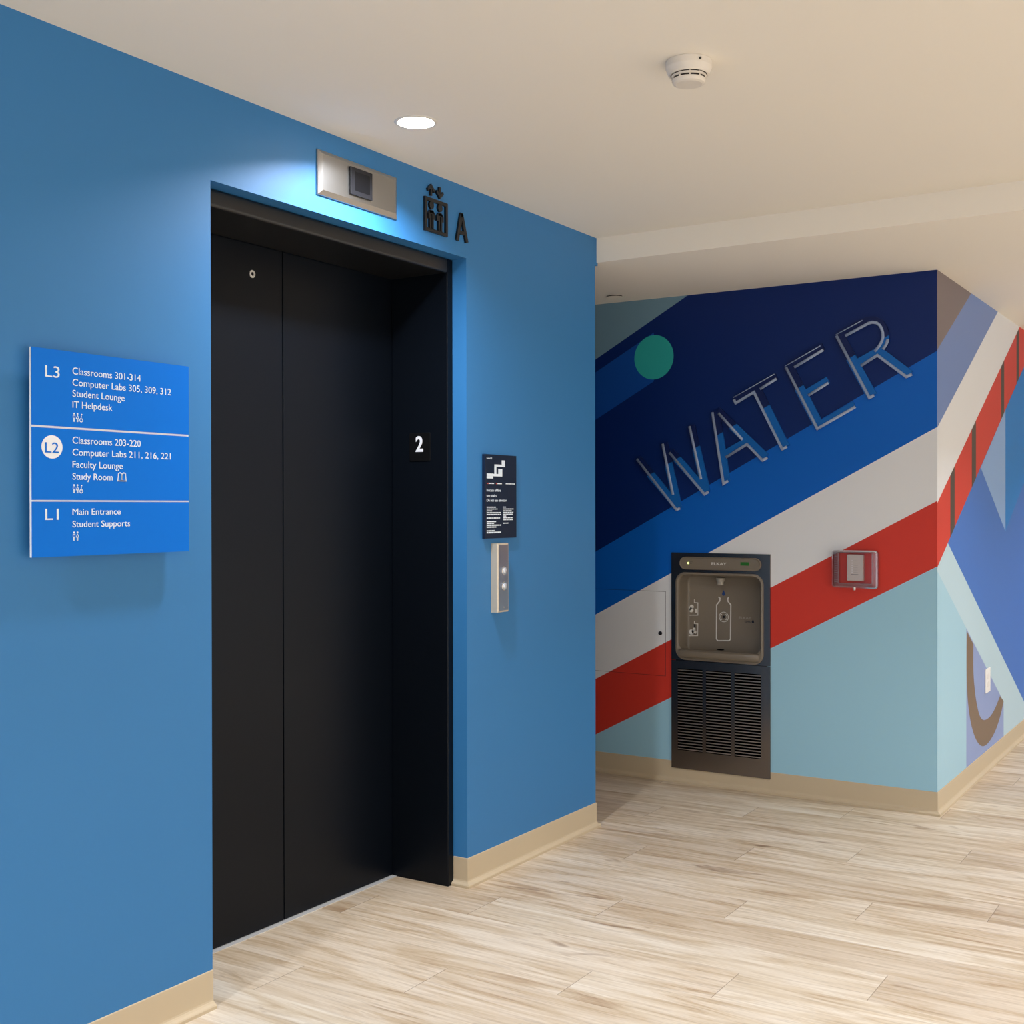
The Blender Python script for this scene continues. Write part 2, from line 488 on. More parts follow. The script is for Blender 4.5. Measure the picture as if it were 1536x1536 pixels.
# unseen upper walls, added to cut the world light on the ceiling drop
bm = bmesh.new(); box(bm, 0.0, 9.0, -8.2, -8.0, 1.5, CEIL); struct('light_block_rear', bm, M_WHITEWALL)
bm = bmesh.new(); box(bm, 9.0, 9.2, -8.2, 11.2, 1.5, CEIL); struct('light_block_side', bm, M_WHITEWALL)
# vinyl base
PROF = [(0.0, BASE), (0.0022, BASE), (0.0034, BASE-0.0015), (0.0034, 0.024), (0.0045, 0.0195), (0.0080, 0.0155), (0.0150, 0.0115), (0.0172, 0.0085), (0.0172, 0.0), (0.0, 0.0)]
def base_strip(name, path, segs=None):
    """a coved base along a floor path; the wall lies to the left of the path, the room to its right"""
    nr = offsets(path); bm = bmesh.new(); rows = []
    for p, q in zip(path, nr): rows.append([bm.verts.new((p[0]-q[0]*d, p[1]-q[1]*d, z)) for d, z in PROF])
    idx = segs if segs is not None else range(len(path)-1)
    n = len(PROF)
    for k in idx:
        for i in range(n): bm.faces.new((rows[k][i], rows[k][(i+1) % n], rows[k+1][(i+1) % n], rows[k+1][i]))
    bm.faces.new(rows[min(idx)]); bm.faces.new(rows[max(idx)+1])
    for v in [v for v in bm.verts if not v.link_faces]: bm.verts.remove(v)
    struct(name, bm, M_BASE)
base_strip('baseboard_left', [(0.0, -8.0), (0.0, O0-0.001)])
base_strip('baseboard_left', [(-0.057, O1), (0.0, O1), (0.0, YE), (-1.98, YE)])
CORN = [(-1.98, YB), (XC, YB), (XC, 11.0)]
base_strip('baseboard_back', CORN, [0])
base_strip('baseboard_right', CORN, [1])

# ---------------------------------------------------------------- elevator entrance
el = thing('elevator_entrance', 'black two-panel elevator doors in a black steel frame set in the blue wall', 'elevator', (-0.3, 2.9, 0.0))
bm = bmesh.new(); box(bm, -0.345, -0.305, 2.31, 2.9085, 0.004, 2.19); dp1 = obj('door_panel', bm, M_BLACK, el, bevel=0.0015)
bm = bmesh.new(); box(bm, -0.345, -0.306, 2.9135, 3.50, 0.004, 2.19); dp2 = obj('door_panel', bm, M_BLACK, el, bevel=0.0015)
bm = bmesh.new(); lathe(bm, [(0.0125, -0.002), (0.0125, 0.001), (0.0118, 0.002), (0.0062, 0.002), (0.0062, -0.001)], lambda x, y, h: PA(2.773+x, 2.0667+y, -0.305+h), 24)
kh = obj('keyhole_ring', bm, mat('bright nickel', (222, 218, 210), 0.35, 0.3), dp1, smooth=False, label='small pale ring round a keyhole')
bm = bmesh.new(); box(bm, -0.36, -0.346, 2.31, 3.51, 0.0, 2.2); obj('shaft_panel', bm, M_VOID, el)
for y0, y1 in ((2.3065, 2.342), (JY, O1-0.0005)):
    bm = bmesh.new(); box(bm, -0.304, -0.058, y0, y1, 0.0, OT-0.0005); obj('side_jamb', bm, M_BLACK, el, bevel=0.003)
bm = bmesh.new(); box(bm, -0.304, -0.054, 2.3425, JY-0.0005, 2.158, OT-0.0005)
obj('header', bm, mat('black header steel', (24, 24, 25), 0.34, spec=0.6), el, bevel=0.009, seg=5)
bm = bmesh.new(); box(bm, -0.345, -0.286, 2.3425, JY-0.0005, 0.0, 0.0025); obj('sill', bm, mat('mill aluminium', (206, 205, 202), 0.5, 0.25), el, label='thin aluminium door sill')

NUM = [(-0.2223, 1.6009), (-0.1311, 1.5011), (-0.1942, 1.5355), (-0.162, 1.5873), (-0.178, 1.5235)]
pl = thing('floor_number_plate', 'small black plate with a white 2 on the right jamb of the elevator', 'sign', PJ(-0.177, 1.551))
bm = bmesh.new(); prism(bm, rrect(NUM[0][0], NUM[1][1], NUM[1][0], NUM[0][1], 0.004, 3), PJ, 0.0, 0.003); obj('plate', bm, mat('black plate', (12, 12, 13), 0.3), pl, bevel=0.0006)
bm = bmesh.new(); add_text(bm, '2', NUM[2][0], NUM[2][1], NUM[3][0]-NUM[2][0], NUM[3][1]-NUM[2][1], PJ, 0.003, 0.0045, offset=0.025); obj('number', bm, M_SIGNWHITE, pl, label='white raised 2')
bm = bmesh.new()
for a, b in ((0, 0), (0, -0.006)): prism(bm, circle(NUM[4][0]+a, NUM[4][1]+b, 0.002, n=10), PJ, 0.003, 0.0042)
obj('braille_dots', bm, M_ICON, pl)

# ---------------------------------------------------------------- position indicator above the doors
IY0, IY1, IZ0, IZ1 = 2.7258, 3.109, 2.2625, 2.3985
ind = thing('floor_indicator', 'brushed steel floor indicator box above the elevator doors', 'indicator', PA(2.917, 2.33))
bm = bmesh.new()
loft(bm, [(rect(IY0, IZ0, IY1, IZ1), 0.0), (rect(IY0+0.001, IZ0+0.001, IY1-0.001, IZ1-0.001), 0.006), (rect(IY0+0.016, IZ0+0.016, IY1-0.016, IZ1-0.013), 0.014)], PA, True, True)
obj('case', bm, M_STEEL, ind, bevel=0.001)
bm = bmesh.new(); box(bm, 0.014, 0.0205, 2.861, 2.966, 2.292, 2.376); dsp = obj('display', bm, mat('smoked display', (30, 30, 33), 0.35, spec=0.25), ind, bevel=0.001, label='dark square display')
bm = bmesh.new(); box(bm, 0.0205, 0.0209, 2.882, 2.953, 2.306, 2.364); obj('screen', bm, mat('display glass', (14, 15, 18), 0.2, spec=0.3), dsp)

# ---------------------------------------------------------------- raised elevator symbol and letter
IFR = [3.2582, 2.373, 3.3896, 2.2609, 3.39, 2.3739, 3.2608, 2.2584]
IH = [[3.2972, 2.35], [3.3463, 2.3501], 0.0138]
IB = [[[3.2786, 2.3322], [3.3155, 2.2995], [3.2864, 2.2938], [3.313, 2.271]], [[3.3275, 2.3318], [3.3652, 2.3006], [3.3349, 2.2946], [3.3606, 2.2696]]]
IA = [[[3.2951, 2.4211], [3.2949, 2.381], [3.272, 2.3986], [3.3164, 2.4031]], [[3.3459, 2.4202], [3.3458, 2.3805], [3.3233, 2.3994], [3.3686, 2.4022]]]
IL = [[3.4744, 2.3582], [3.4434, 2.2602], [3.5116, 2.2619], [3.4599, 2.2957], [3.4982, 2.2994]]
sy = thing('elevator_symbol', 'raised black symbol of two people in an elevator car with two arrows', 'sign', PA(3.324, 2.33))
bm = bmesh.new()
fy0, fy1, fz0, fz1 = 3.2595, 3.390, 2.2595, 2.3735; w = 0.0115
plate(bm, rect(fy0, fz0, fy1, fz1), [rect(fy0+w, fz0+w, fy1-w, fz1-w)], PA, 0.0, 0.008)
obj('car_outline', bm, M_ICON, sy)
for (hc, bd) in zip(IH[:2], IB):
    bm = bmesh.new(); prism(bm, circle(hc[0], hc[1], 0.0125, 0.0135, 20), PA, 0.0, 0.008)
    (u0, v1), (u1, v0), (l0, _), (l1, lz) = bd
    v0 = bd[1][1]; lz = fz0+0.008; c = (u0+u1)/2
    t = 0.0085
    strip(bm, [(u0+t/2, v0+0.004), (u0+t/2, v1-0.012), (c-0.006, v1-0.003), (c+0.006, v1-0.003), (u1-t/2, v1-0.012), (u1-t/2, v0+0.004)], t, PA, 0.0, 0.008)
    strip(bm, [(c-0.0068, v1-0.006), (c-0.0068, lz)], 0.0085, PA, 0.0, 0.008)
    strip(bm, [(c+0.0068, v1-0.006), (c+0.0068, lz)], 0.0085, PA, 0.0, 0.008)
    strip(bm, [(c-0.012, v1-0.006), (c+0.012, v1-0.006)], 0.008, PA, 0.0, 0.008)
    obj('figure', bm, M_ICON, sy)
for (a, b, wl, wr), sgn in zip(IA, (1, -1)):
    top, bot = max(a[1], b[1]), min(a[1], b[1]); u = a[0]; hw = 0.021
    bm = bmesh.new(); t = 0.0095; tip = top if sgn > 0 else bot
    prism(bm, rect(u-t/2, bot+(0.0 if sgn > 0 else 0.008), u+t/2, top-(0.008 if sgn > 0 else 0.0)), PA, 0.0, 0.0078)
    for d in (-1, 1): prism(bm, [(u, tip), (u, tip-sgn*0.0125), (u+d*(hw-0.004), tip-sgn*0.0275), (u+d*hw, tip-sgn*0.019)], PA, 0.0, 0.008)
    obj('arrow', bm, M_ICON, sy)
bm = bmesh.new()
ap, lf, rf = IL[0], IL[1], IL[2]
strip(bm, [(lf[0]+0.005, lf[1]), (ap[0], ap[1])], 0.0145, PA, 0.0, 0.008)
strip(bm, [(ap[0], ap[1]), (rf[0]-0.004, rf[1])], 0.0145, PA, 0.0, 0.008)
strip(bm, [(3.457, 2.291), (3.500, 2.291)], 0.012, PA, 0.0, 0.0078)
tag(obj('raised_letter', bm, M_ICON), 'raised black letter A on the blue wall beside the elevator symbol', 'letter')

# ---------------------------------------------------------------- directory sign
DIR = [[['L3', 1.7688, 1.636, 0.0386, 0.0257], ['Classrooms 301-314', 1.843, 1.6482, 0.2004, 0.0161], ['Computer Labs 305, 309, 312', 1.8429, 1.6217, 0.2974, 0.016], ['Student Lounge', 1.8428, 1.596, 0.1509, 0.0157], ['IT Helpdesk', 1.8427, 1.57, 0.1143, 0.0156]], [['L2', 1.7677, 1.4628, 0.0364, 0.0235], ['Classrooms 203-220', 1.8424, 1.4866, 0.2003, 0.016], ['Computer Labs 211, 216, 221', 1.8423, 1.4589, 0.2964, 0.0156], ['Faculty Lounge', 1.8422, 1.4304, 0.1452, 0.0156], ['Study Room', 1.842, 1.4024, 0.1148, 0.0153]], [['L1', 1.7679, 1.3089, 0.0356, 0.0256], ['Main Entrance', 1.8417, 1.3202, 0.1391, 0.0145], ['Student Supports', 1.8416, 1.2911, 0.1676, 0.0149]]]
DBADGE = [1.7865, 1.4762, 0.0281]
DICON = [[1.8426, 1.5375], [1.8419, 1.3706], [1.8415, 1.2599], 0.0215, [1.8534, 1.7441], [1.8643, 1.7454], [1.8767, 1.7469]]
DBOOK = [1.9717, 1.4005, 1.9987, 1.4216]
ds = thing('directory_sign', 'square bright blue floor directory sign listing L3, L2 and L1', 'sign', PA(1.965, 1.462))
DY0, DY1, DZ0, DZ1 = 1.7330, 2.200, 1.2240, 1.7005
bm = bmesh.new(); box(bm, 0.022, 0.0285, DY0, DY1, DZ0, DZ1); obj('backing', bm, M_SIGNWHITE, ds)
bm = bmesh.new(); box(bm, 0.0, 0.022, DY0+0.10, DY1-0.10, DZ0+0.10, DZ1-0.10); obj('standoff', bm, M_SIGNWHITE, ds)
rows = [(1.5245, DZ1, DIR[0], 'upper'), (1.3545, 1.5195, DIR[1], 'middle'), (DZ0, 1.3505, DIR[2], 'lower')]
def restroom(bm, u, v, h, n):
    """small pictograms: two standing figures and a seated one"""
    w = h*0.44
    for k in range(2):
        c = u+w*0.45+k*w*1.02
        prism(bm, circle(c, v+h*0.88, h*0.10, n=10), PA, 0.030, 0.0306)
        if k == 0: strip(bm, [(c-h*.13, v+h*.42), (c-h*.12, v+h*.70), (c+h*.12, v+h*.70), (c+h*.13, v+h*.42)], h*.06, PA, 0.030, 0.0306)
        else: strip(bm, [(c, v+h*.74), (c+h*.17, v+h*.36), (c-h*.17, v+h*.36), (c, v+h*.74)], h*.06, PA, 0.030, 0.0306)
        strip(bm, [(c-h*.05, v+h*.42), (c-h*.05, v)], h*.06, PA, 0.030, 0.0306)
        strip(bm, [(c+h*.05, v+h*.42), (c+h*.05, v)], h*.06, PA, 0.030, 0.0306)
    if n > 2:
        c = u+w*2.55
        strip(bm, [(c+h*.12*math.cos(a)*1.5, v+h*.22+h*.2*math.sin(a)) for a in [math.radians(q) for q in range(100, 381, 20)]], h*.07, PA, 0.030, 0.0306)
        strip(bm, [(c+h*.02, v+h*.72), (c-h*.02, v+h*.36), (c+h*.16, v+h*.36), (c+h*.22, v+h*.12)], h*.08, PA, 0.030, 0.0306)
        prism(bm, circle(c+h*.06, v+h*.84, h*.08, n=10), PA, 0.030, 0.0306)
for k, (z0, z1, lines, nm) in enumerate(rows):
    bm = bmesh.new(); box(bm, 0.0285, 0.030, DY0, DY1, z0, z1)
    p = obj('sign_panel', bm, M_SIGNBLUE, ds)
    if k == 1:
        bm = bmesh.new(); prism(bm, circle(DBADGE[0], DBADGE[1], DBADGE[2], DBADGE[2]*0.95, 40), PA, 0.030, 0.0305); obj('badge', bm, M_SIGNWHITE, p, label='white round badge behind L2')
        bm = bmesh.new(); t = lines[0]; add_text(bm, t[0], t[1], t[2], t[3], t[4], PA, 0.0305, 0.0311); obj('level_mark', bm, M_SIGNBLUE, p, label='blue L2 lettering')
        bm = bmesh.new()
        u0, v0, u1, v1 = DBOOK; mu = (u0+u1)/2
        strip(bm, [(mu, v0+0.002), (u0+0.001, v0+0.001), (u0+0.003, v1-0.002), (u0+0.008, v1), (mu, v1-0.004), (u1-0.008, v1), (u1-0.003, v1-0.002), (u1-0.001, v0+0.001), (mu, v0+0.002), (mu, v1-0.004)], 0.0022, PA, 0.030, 0.0306)
        prism(bm, rect(u0+0.002, v0, u1-0.002, v0+0.003), PA, 0.030, 0.0306)
        prism(bm, [(u0+0.014, v0+0.004), (mu-0.002, v0+0.005), (mu-0.002, v1-0.006), (u0+0.014, v1-0.003)], PA, 0.030, 0.0306)
        obj('book_icon', bm, M_LETTER, p)
    else:
        bm = bmesh.new(); t = lines[0]; add_text(bm, t[0], t[1], t[2], t[3], t[4], PA, 0.030, 0.0306); obj('level_mark', bm, M_LETTER, p)
    for t in lines[1:]:
        bm = bmesh.new(); add_text(bm, t[0], t[1], t[2], t[3], t[4], PA, 0.030, 0.0306); obj('text_line', bm, M_LETTER, p)
    bm = bmesh.new(); restroom(bm, DICON[k][0], DICON[k][1], DICON[3], 3 if k < 2 else 2); obj('restroom_icons', bm, M_LETTER, p)

# ---------------------------------------------------------------- fire plan sign and call station
FMAP = [[3.7209, 1.5071, 3.7429, 1.4827], [3.6717, 1.4909, 3.7429, 1.4827], [3.6717, 1.4909, 3.6845, 1.4493], [3.6216, 1.4573, 3.6621, 1.4394], [3.6216, 1.4568, 3.723, 1.4477], [3.6977, 1.4751, 3.723, 1.4477]]
FBAR = [[3.6342, 1.4235, 3.6685, 1.4198], [3.6923, 1.4234, 3.7207, 1.4198], [3.7481, 1.4234, 3.8101, 1.4202], [3.6213, 1.3377, 3.6812, 1.3343], [3.6212, 1.3311, 3.692, 1.3277], [3.6212, 1.3246, 3.6574, 1.3212], [3.6212, 1.3181, 3.7138, 1.3143], [3.6212, 1.3115, 3.716, 1.3077], [3.6212, 1.2989, 3.7115, 1.2949], [3.6211, 1.2859, 3.6853, 1.2819], [3.6211, 1.2793, 3.6723, 1.2754], [3.6211, 1.273, 3.7158, 1.2685], [3.6211, 1.2663, 3.6831, 1.2621], [3.621, 1.2532, 3.6744, 1.249], [3.621, 1.2472, 3.7171, 1.2421], [3.7292, 1.3381, 3.7514, 1.3347], [3.7292, 1.3312, 3.8007, 1.3276], [3.7314, 1.3245, 3.7894, 1.3209], [3.7314, 1.3185, 3.7993, 1.3148], [3.7314, 1.3118, 3.7939, 1.3081], [3.7314, 1.3052, 3.7513, 1.3017], [3.7313, 1.299, 3.7939, 1.2951], [3.7313, 1.2923, 3.7984, 1.2883], [3.7291, 1.2792, 3.7646, 1.2755]]
FRED = [[3.6236, 1.4233, 3.6321, 1.4192], [3.6836, 1.4233, 3.6901, 1.4194]]
FTXT = [['Level 2', 3.6218, 1.5095, 0.0341, 0.0056], ['In case of fire', 3.6214, 1.3926, 0.0926, 0.0098], ['use stairs', 3.6214, 1.3737, 0.0642, 0.0093], ['Do not use elevator', 3.6213, 1.3563, 0.1324, 0.0098]]
fs = thing('evacuation_sign', 'narrow navy evacuation plan sign above the call buttons', 'sign', PA(3.716, 1.374))
bm = bmesh.new(); box(bm, 0.0, 0.012, 3.6095, 3.8225, 1.2232, 1.5262); fb = obj('sign_board', bm, M_NAVYSIGN, fs, bevel=0.001)
bm = bmesh.new()
for i, r in enumerate(FMAP): prism(bm, rect(*r), PA, 0.012, 0.0125+0.00012*i)
obj('floor_plan', bm, M_LETTER, fs)
# small print too fine to read: word-like dashes, one part for each paragraph
PARAS = {'legend': (0, 1), 'exits': (1, 2), 'stairs': (2, 3), 'left': (3, 8), 'address': (8, 9), 'rules': (9, 13), 'closing': (13, 15), 'right': (15, 23), 'tail': (23, 24)}
for a_, b_ in PARAS.values():
    bm = bmesh.new()
    for i in range(a_, b_):
        r = FBAR[i]; u, rnd = r[0], random.Random(i)
        while u < r[2]-0.002:
            e = min(r[2], u+rnd.uniform(0.008, 0.020)); prism(bm, rect(u, r[1], e, r[3]), PA, 0.012, 0.0125); u = e+0.0022
    obj('small_print', bm, M_LETTER, fs)
for r in FRED:
    bm = bmesh.new(); prism(bm, rect(*r), PA, 0.012, 0.0127)
    obj('legend_mark', bm, M_RED, fs, label='red legend mark')
for t in FTXT:
    bm = bmesh.new(); add_text(bm, t[0], t[1], t[2], t[3], t[4], PA, 0.012, 0.0125); obj('text_line', bm, M_LETTER, fs)

cs = thing('call_station', 'tall narrow steel call station with two round buttons under the evacuation sign', 'call station', PA(3.704, 1.08))
bm = bmesh.new()
loft(bm, [(rect(3.667, 0.9545, 3.741, 1.205), 0.0), (rect(3.667, 0.9545, 3.741, 1.205), 0.026), (rect(3.6705, 0.958, 3.7375, 1.2015), 0.0295)], PA, True, True)
obj('case', bm, mat('champagne anodised aluminium', (214, 200, 178), 0.45, 0.45), cs)
bm = bmesh.new(); box(bm, 0.0295, 0.0305, 3.6725, 3.734, 0.961, 1.1985); fp_ = obj('face_plate', bm, mat('cool satin steel', (150, 162, 180), 0.28, 1.0), cs)
for z in (1.1055, 1.0498):
    bm = bmesh.new(); lathe(bm, [(0.0165, 0.0), (0.0165, 0.004), (0.0145, 0.006), (0.0125, 0.006), (0.0125, 0.003), (0.0115, 0.003)], lambda x, y, h: PA(3.7035+x, z+y, 0.0305+h), 28)
    b_ = obj('call_button', bm, mat('chrome', (225, 225, 228), 0.12, 1.0), cs, smooth=False)
    bm = bmesh.new(); lathe(bm, [(0.0115, 0.002), (0.0112, 0.0075), (0.009, 0.0085), (0.0, 0.0088)], lambda x, y, h: PA(3.7035+x, z+y, 0.0305+h), 28)
    obj('button_cap', bm, mat('clear white lens', (214, 220, 228), 0.2, 0.4), b_, smooth=True)
bm = bmesh.new(); lathe(bm, [(0.003, 0.0), (0.003, 0.0012), (0.0, 0.0014)], lambda x, y, h: PA(3.705+x, 0.972+y, 0.0305+h), 12); obj('screw', bm, M_ALU, cs)

# ---------------------------------------------------------------- ceiling fittings
def down(cx, cy, z): return lambda x, y, h: Vector((cx+x, cy+y, z-h))
dl = thing('downlight', 'round recessed downlight glowing white in the ceiling over the elevator', 'light', (LIGHT[0], LIGHT[1], CEIL))
bm = bmesh.new(); lathe(bm, [(0.0540, -0.03), (0.0520, 0.0), (0.0530, 0.0022), (0.0560, 0.0034), (0.0610, 0.0030), (0.0635, 0.0)], down(*LIGHT, CEIL), 64)
obj('trim_ring', bm, M_LAMPTRIM, dl, smooth=True)
lens = mat('lit lens', (255, 240, 218), 0.5, emit=LAMP)
bm = bmesh.new(); lathe(bm, [(0.0, -0.012), (0.0535, -0.012), (0.0535, -0.018), (0.0, -0.018)], down(*LIGHT, CEIL), 48)
obj('lens', bm, lens, dl)

sx, sy_ = 1.150, 2.827
sd = thing('smoke_detector', 'round white smoke detector on the ceiling', 'smoke detector', (sx, sy_, CEIL))
bm = bmesh.new(); lathe(bm, [(0.0, 0.0), (0.0575, 0.0), (0.0585, 0.003), (0.0580, 0.017), (0.0560, 0.022), (0.0520, 0.0325), (0.0490, 0.0350), (0.0455, 0.0350), (0.0455, 0.0), (0.0, 0.0)], down(sx, sy_, CEIL), 64)
obj('housing', bm, M_PLASTIC, sd, smooth=False, bevel=0.0008)
bm = bmesh.new(); lathe(bm, [(0.0, 0.03), (0.0415, 0.030), (0.0415, 0.0485), (0.0, 0.0485)], down(sx, sy_, CEIL), 48); obj('sensing_chamber', bm, mat('dark mesh', (38, 30, 24), 0.8), sd)
bm = bmesh.new()
lathe(bm, [(0.0405, 0.0368), (0.0445, 0.0366), (0.0450, 0.0415), (0.0405, 0.0420)], down(sx, sy_, CEIL), 64)
lathe(bm, [(0.0, 0.0462), (0.0425, 0.0462), (0.0425, 0.0490), (0.0395, 0.0555), (0.0330, 0.0580), (0.0, 0.0588)], down(sx, sy_, CEIL), 64)
for k in range(10):
    a = math.radians(36*k+10); r0, r1 = 0.039, 0.0432
    bx_, by_ = sx+math.cos(a)*0.0415, sy_+math.sin(a)*0.0415
    box(bm, bx_-0.0016, bx_+0.0016, by_-0.0016, by_+0.0016, CEIL-0.0475, CEIL-0.034)
obj('cap', bm, M_PLASTIC, sd, smooth=False)
bm = bmesh.new()
a = math.radians(-38); lathe(bm, [(0.0, 0.0), (0.003, 0.0), (0.003, 0.0606), (0.0, 0.0606)], lambda x, y, h: Vector((sx+math.cos(a)*h+x*-math.sin(a), sy_+math.sin(a)*h+x*math.cos(a), CEIL-0.011+y)), 12)
obj('indicator_light', bm, M_ICON, sd, label='small dark indicator')

sp_ = thing('sprinkler_cover', 'flat round sprinkler cover in the low ceiling near the blue wall corner', 'sprinkler', (-0.305, 5.232, LOW))
bm = bmesh.new(); lathe(bm, [(0.0, 0.005), (0.040, 0.005), (0.042, 0.007), (0.0, 0.0085)], down(-0.305, 5.232, LOW), 40); obj('cover_plate', bm, M_CEIL, sp_, smooth=False)
bm = bmesh.new(); lathe(bm, [(0.0, 0.0), (0.034, 0.0), (0.034, 0.005), (0.0, 0.005)], down(-0.305, 5.232, LOW), 32); obj('collar', bm, mat('dark collar', (50, 42, 38), 0.7), sp_)

# ---------------------------------------------------------------- WATER lettering on the mural
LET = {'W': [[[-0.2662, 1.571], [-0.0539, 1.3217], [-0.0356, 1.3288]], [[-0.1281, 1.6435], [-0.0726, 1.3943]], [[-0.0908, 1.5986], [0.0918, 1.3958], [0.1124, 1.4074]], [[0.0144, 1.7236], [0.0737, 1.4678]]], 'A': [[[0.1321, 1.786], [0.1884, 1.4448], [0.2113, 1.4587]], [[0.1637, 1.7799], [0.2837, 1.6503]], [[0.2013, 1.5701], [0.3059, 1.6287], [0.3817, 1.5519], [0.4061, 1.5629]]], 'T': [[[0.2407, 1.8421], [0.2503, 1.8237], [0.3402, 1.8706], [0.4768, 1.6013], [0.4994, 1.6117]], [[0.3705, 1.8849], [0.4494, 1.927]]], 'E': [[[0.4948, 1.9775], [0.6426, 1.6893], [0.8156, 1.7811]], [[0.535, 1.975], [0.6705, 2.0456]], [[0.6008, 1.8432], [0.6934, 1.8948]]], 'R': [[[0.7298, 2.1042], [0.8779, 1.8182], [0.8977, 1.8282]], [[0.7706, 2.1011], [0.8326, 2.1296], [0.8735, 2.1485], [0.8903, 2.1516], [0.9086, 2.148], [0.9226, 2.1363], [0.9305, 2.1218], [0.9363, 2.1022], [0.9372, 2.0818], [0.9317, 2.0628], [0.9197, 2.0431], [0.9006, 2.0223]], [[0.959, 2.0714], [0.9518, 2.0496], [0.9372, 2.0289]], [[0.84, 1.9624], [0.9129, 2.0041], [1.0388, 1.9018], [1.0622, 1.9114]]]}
STR = {'W': [[[-0.2651, 1.573], [-0.043, 1.3288]], [[-0.1224, 1.6479], [-0.0483, 1.332]], [[-0.0851, 1.603], [0.1028, 1.4037]], [[0.0203, 1.7272], [0.0994, 1.4069]]], 'A': [[[0.1457, 1.7908], [0.1995, 1.4567]], [[0.1542, 1.7921], [0.3944, 1.5644]], [[0.1929, 1.588], [0.3029, 1.6447]]], 'T': [[[0.2467, 1.8415], [0.4494, 1.9396]], [[0.3507, 1.8847], [0.4892, 1.6099]]], 'E': [[[0.5037, 1.9825], [0.6522, 1.6962]], [[0.5037, 1.984], [0.6677, 2.0612]], [[0.5824, 1.8511], [0.6907, 1.9089]], [[0.6476, 1.7054], [0.8102, 1.7918]]], 'R': [[[0.738, 2.1087], [0.8874, 1.8266]], [[0.738, 2.1117], [0.8326, 2.1519], [0.8682, 2.1638], [0.8977, 2.1628], [0.9241, 2.1473], [0.9401, 2.124], [0.948, 2.0969], [0.9454, 2.0648], [0.9284, 2.0366], [0.8977, 2.0152], [0.8296, 1.9812]], [[0.9197, 2.0181], [1.0511, 1.9086]]]}
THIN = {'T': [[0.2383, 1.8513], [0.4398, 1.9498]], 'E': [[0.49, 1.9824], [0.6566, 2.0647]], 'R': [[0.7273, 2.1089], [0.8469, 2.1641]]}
WID = {'W': [0.040]*4, 'A': [0.042, 0.042, 0.030], 'T': [0.030, 0.046], 'E': [0.046, 0.030, 0.030, 0.030], 'R': [0.046, 0.030, 0.042]}
M_BEVEL = mat('pale letter highlight', (150, 166, 196), 0.35)  # pale colour of the bevel highlight on the letters
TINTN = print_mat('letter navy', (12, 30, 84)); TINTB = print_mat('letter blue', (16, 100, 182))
WHERE = {'W': 'raised letter W, the lowest left letter of the word WATER on the mural', 'A': 'raised letter A, second letter of the word WATER on the mural',
         'T': 'raised letter T, the middle letter of the word WATER on the mural', 'E': 'raised letter E between the T and R of WATER on the mural',
         'R': 'raised letter R, the highest right letter of the word WATER on the mural'}
for ch in 'WATER':
    u = sum(p[0] for s_ in STR[ch] for p in s_)/sum(len(s_) for s_ in STR[ch]); v = min(p[1] for s_ in STR[ch] for p in s_)
    lt = thing('wall_letter', WHERE[ch], 'letter', PB(u, v), 'letters of the word WATER')
    bm = bmesh.new()
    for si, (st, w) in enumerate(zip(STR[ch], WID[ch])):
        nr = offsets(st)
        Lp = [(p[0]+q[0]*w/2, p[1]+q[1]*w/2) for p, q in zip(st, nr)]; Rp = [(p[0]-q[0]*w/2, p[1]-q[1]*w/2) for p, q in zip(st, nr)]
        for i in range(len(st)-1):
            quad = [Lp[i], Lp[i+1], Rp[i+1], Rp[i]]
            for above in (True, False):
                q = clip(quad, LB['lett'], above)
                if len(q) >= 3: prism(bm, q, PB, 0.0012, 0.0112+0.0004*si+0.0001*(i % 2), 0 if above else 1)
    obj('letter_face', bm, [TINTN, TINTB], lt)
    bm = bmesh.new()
    for st in LET[ch]: tube(bm, st, 0.0066, PB, 0.0124, 12, 0.7)  # rods give shape to the highlight of the letters' printed bevel
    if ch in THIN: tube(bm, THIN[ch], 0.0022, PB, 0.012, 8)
    obj('bevel_highlight', bm, M_BEVEL, lt, smooth=True, label='pale rods for the printed bevel highlight along the strokes')

# ---------------------------------------------------------------- access panel in the mural
a0, a1, b0, b1 = -0.56, -0.1185, 0.5105, 0.9215
apn = thing('access_panel', 'access panel printed over with the mural, left of the water station', 'access panel', PB(-0.33, 0.51))
bm = bmesh.new(); prism(bm, rect(a0-0.0015, b0-0.0015, a1+0.0015, b1+0.0015), PB, 0.0012, 0.0016); obj('gap', bm, mat('shadow gap', (40, 38, 44), 0.9), apn)
bm = bmesh.new(); mural_back(bm, [(a0, b0, a1, b1)], 0.0022); obj('panel', bm, MURAL_B, apn, fix=False)
bm = bmesh.new(); lathe(bm, [(0.010, 0.0), (0.0095, 0.0035), (0.0, 0.004)], lambda x, y, h: PB(-0.1455+x, 0.7175+y, 0.0022+h), 20); obj('lock', bm, mat('dark lock', (40, 40, 40), 0.4, 0.5), apn, label='small dark round lock')

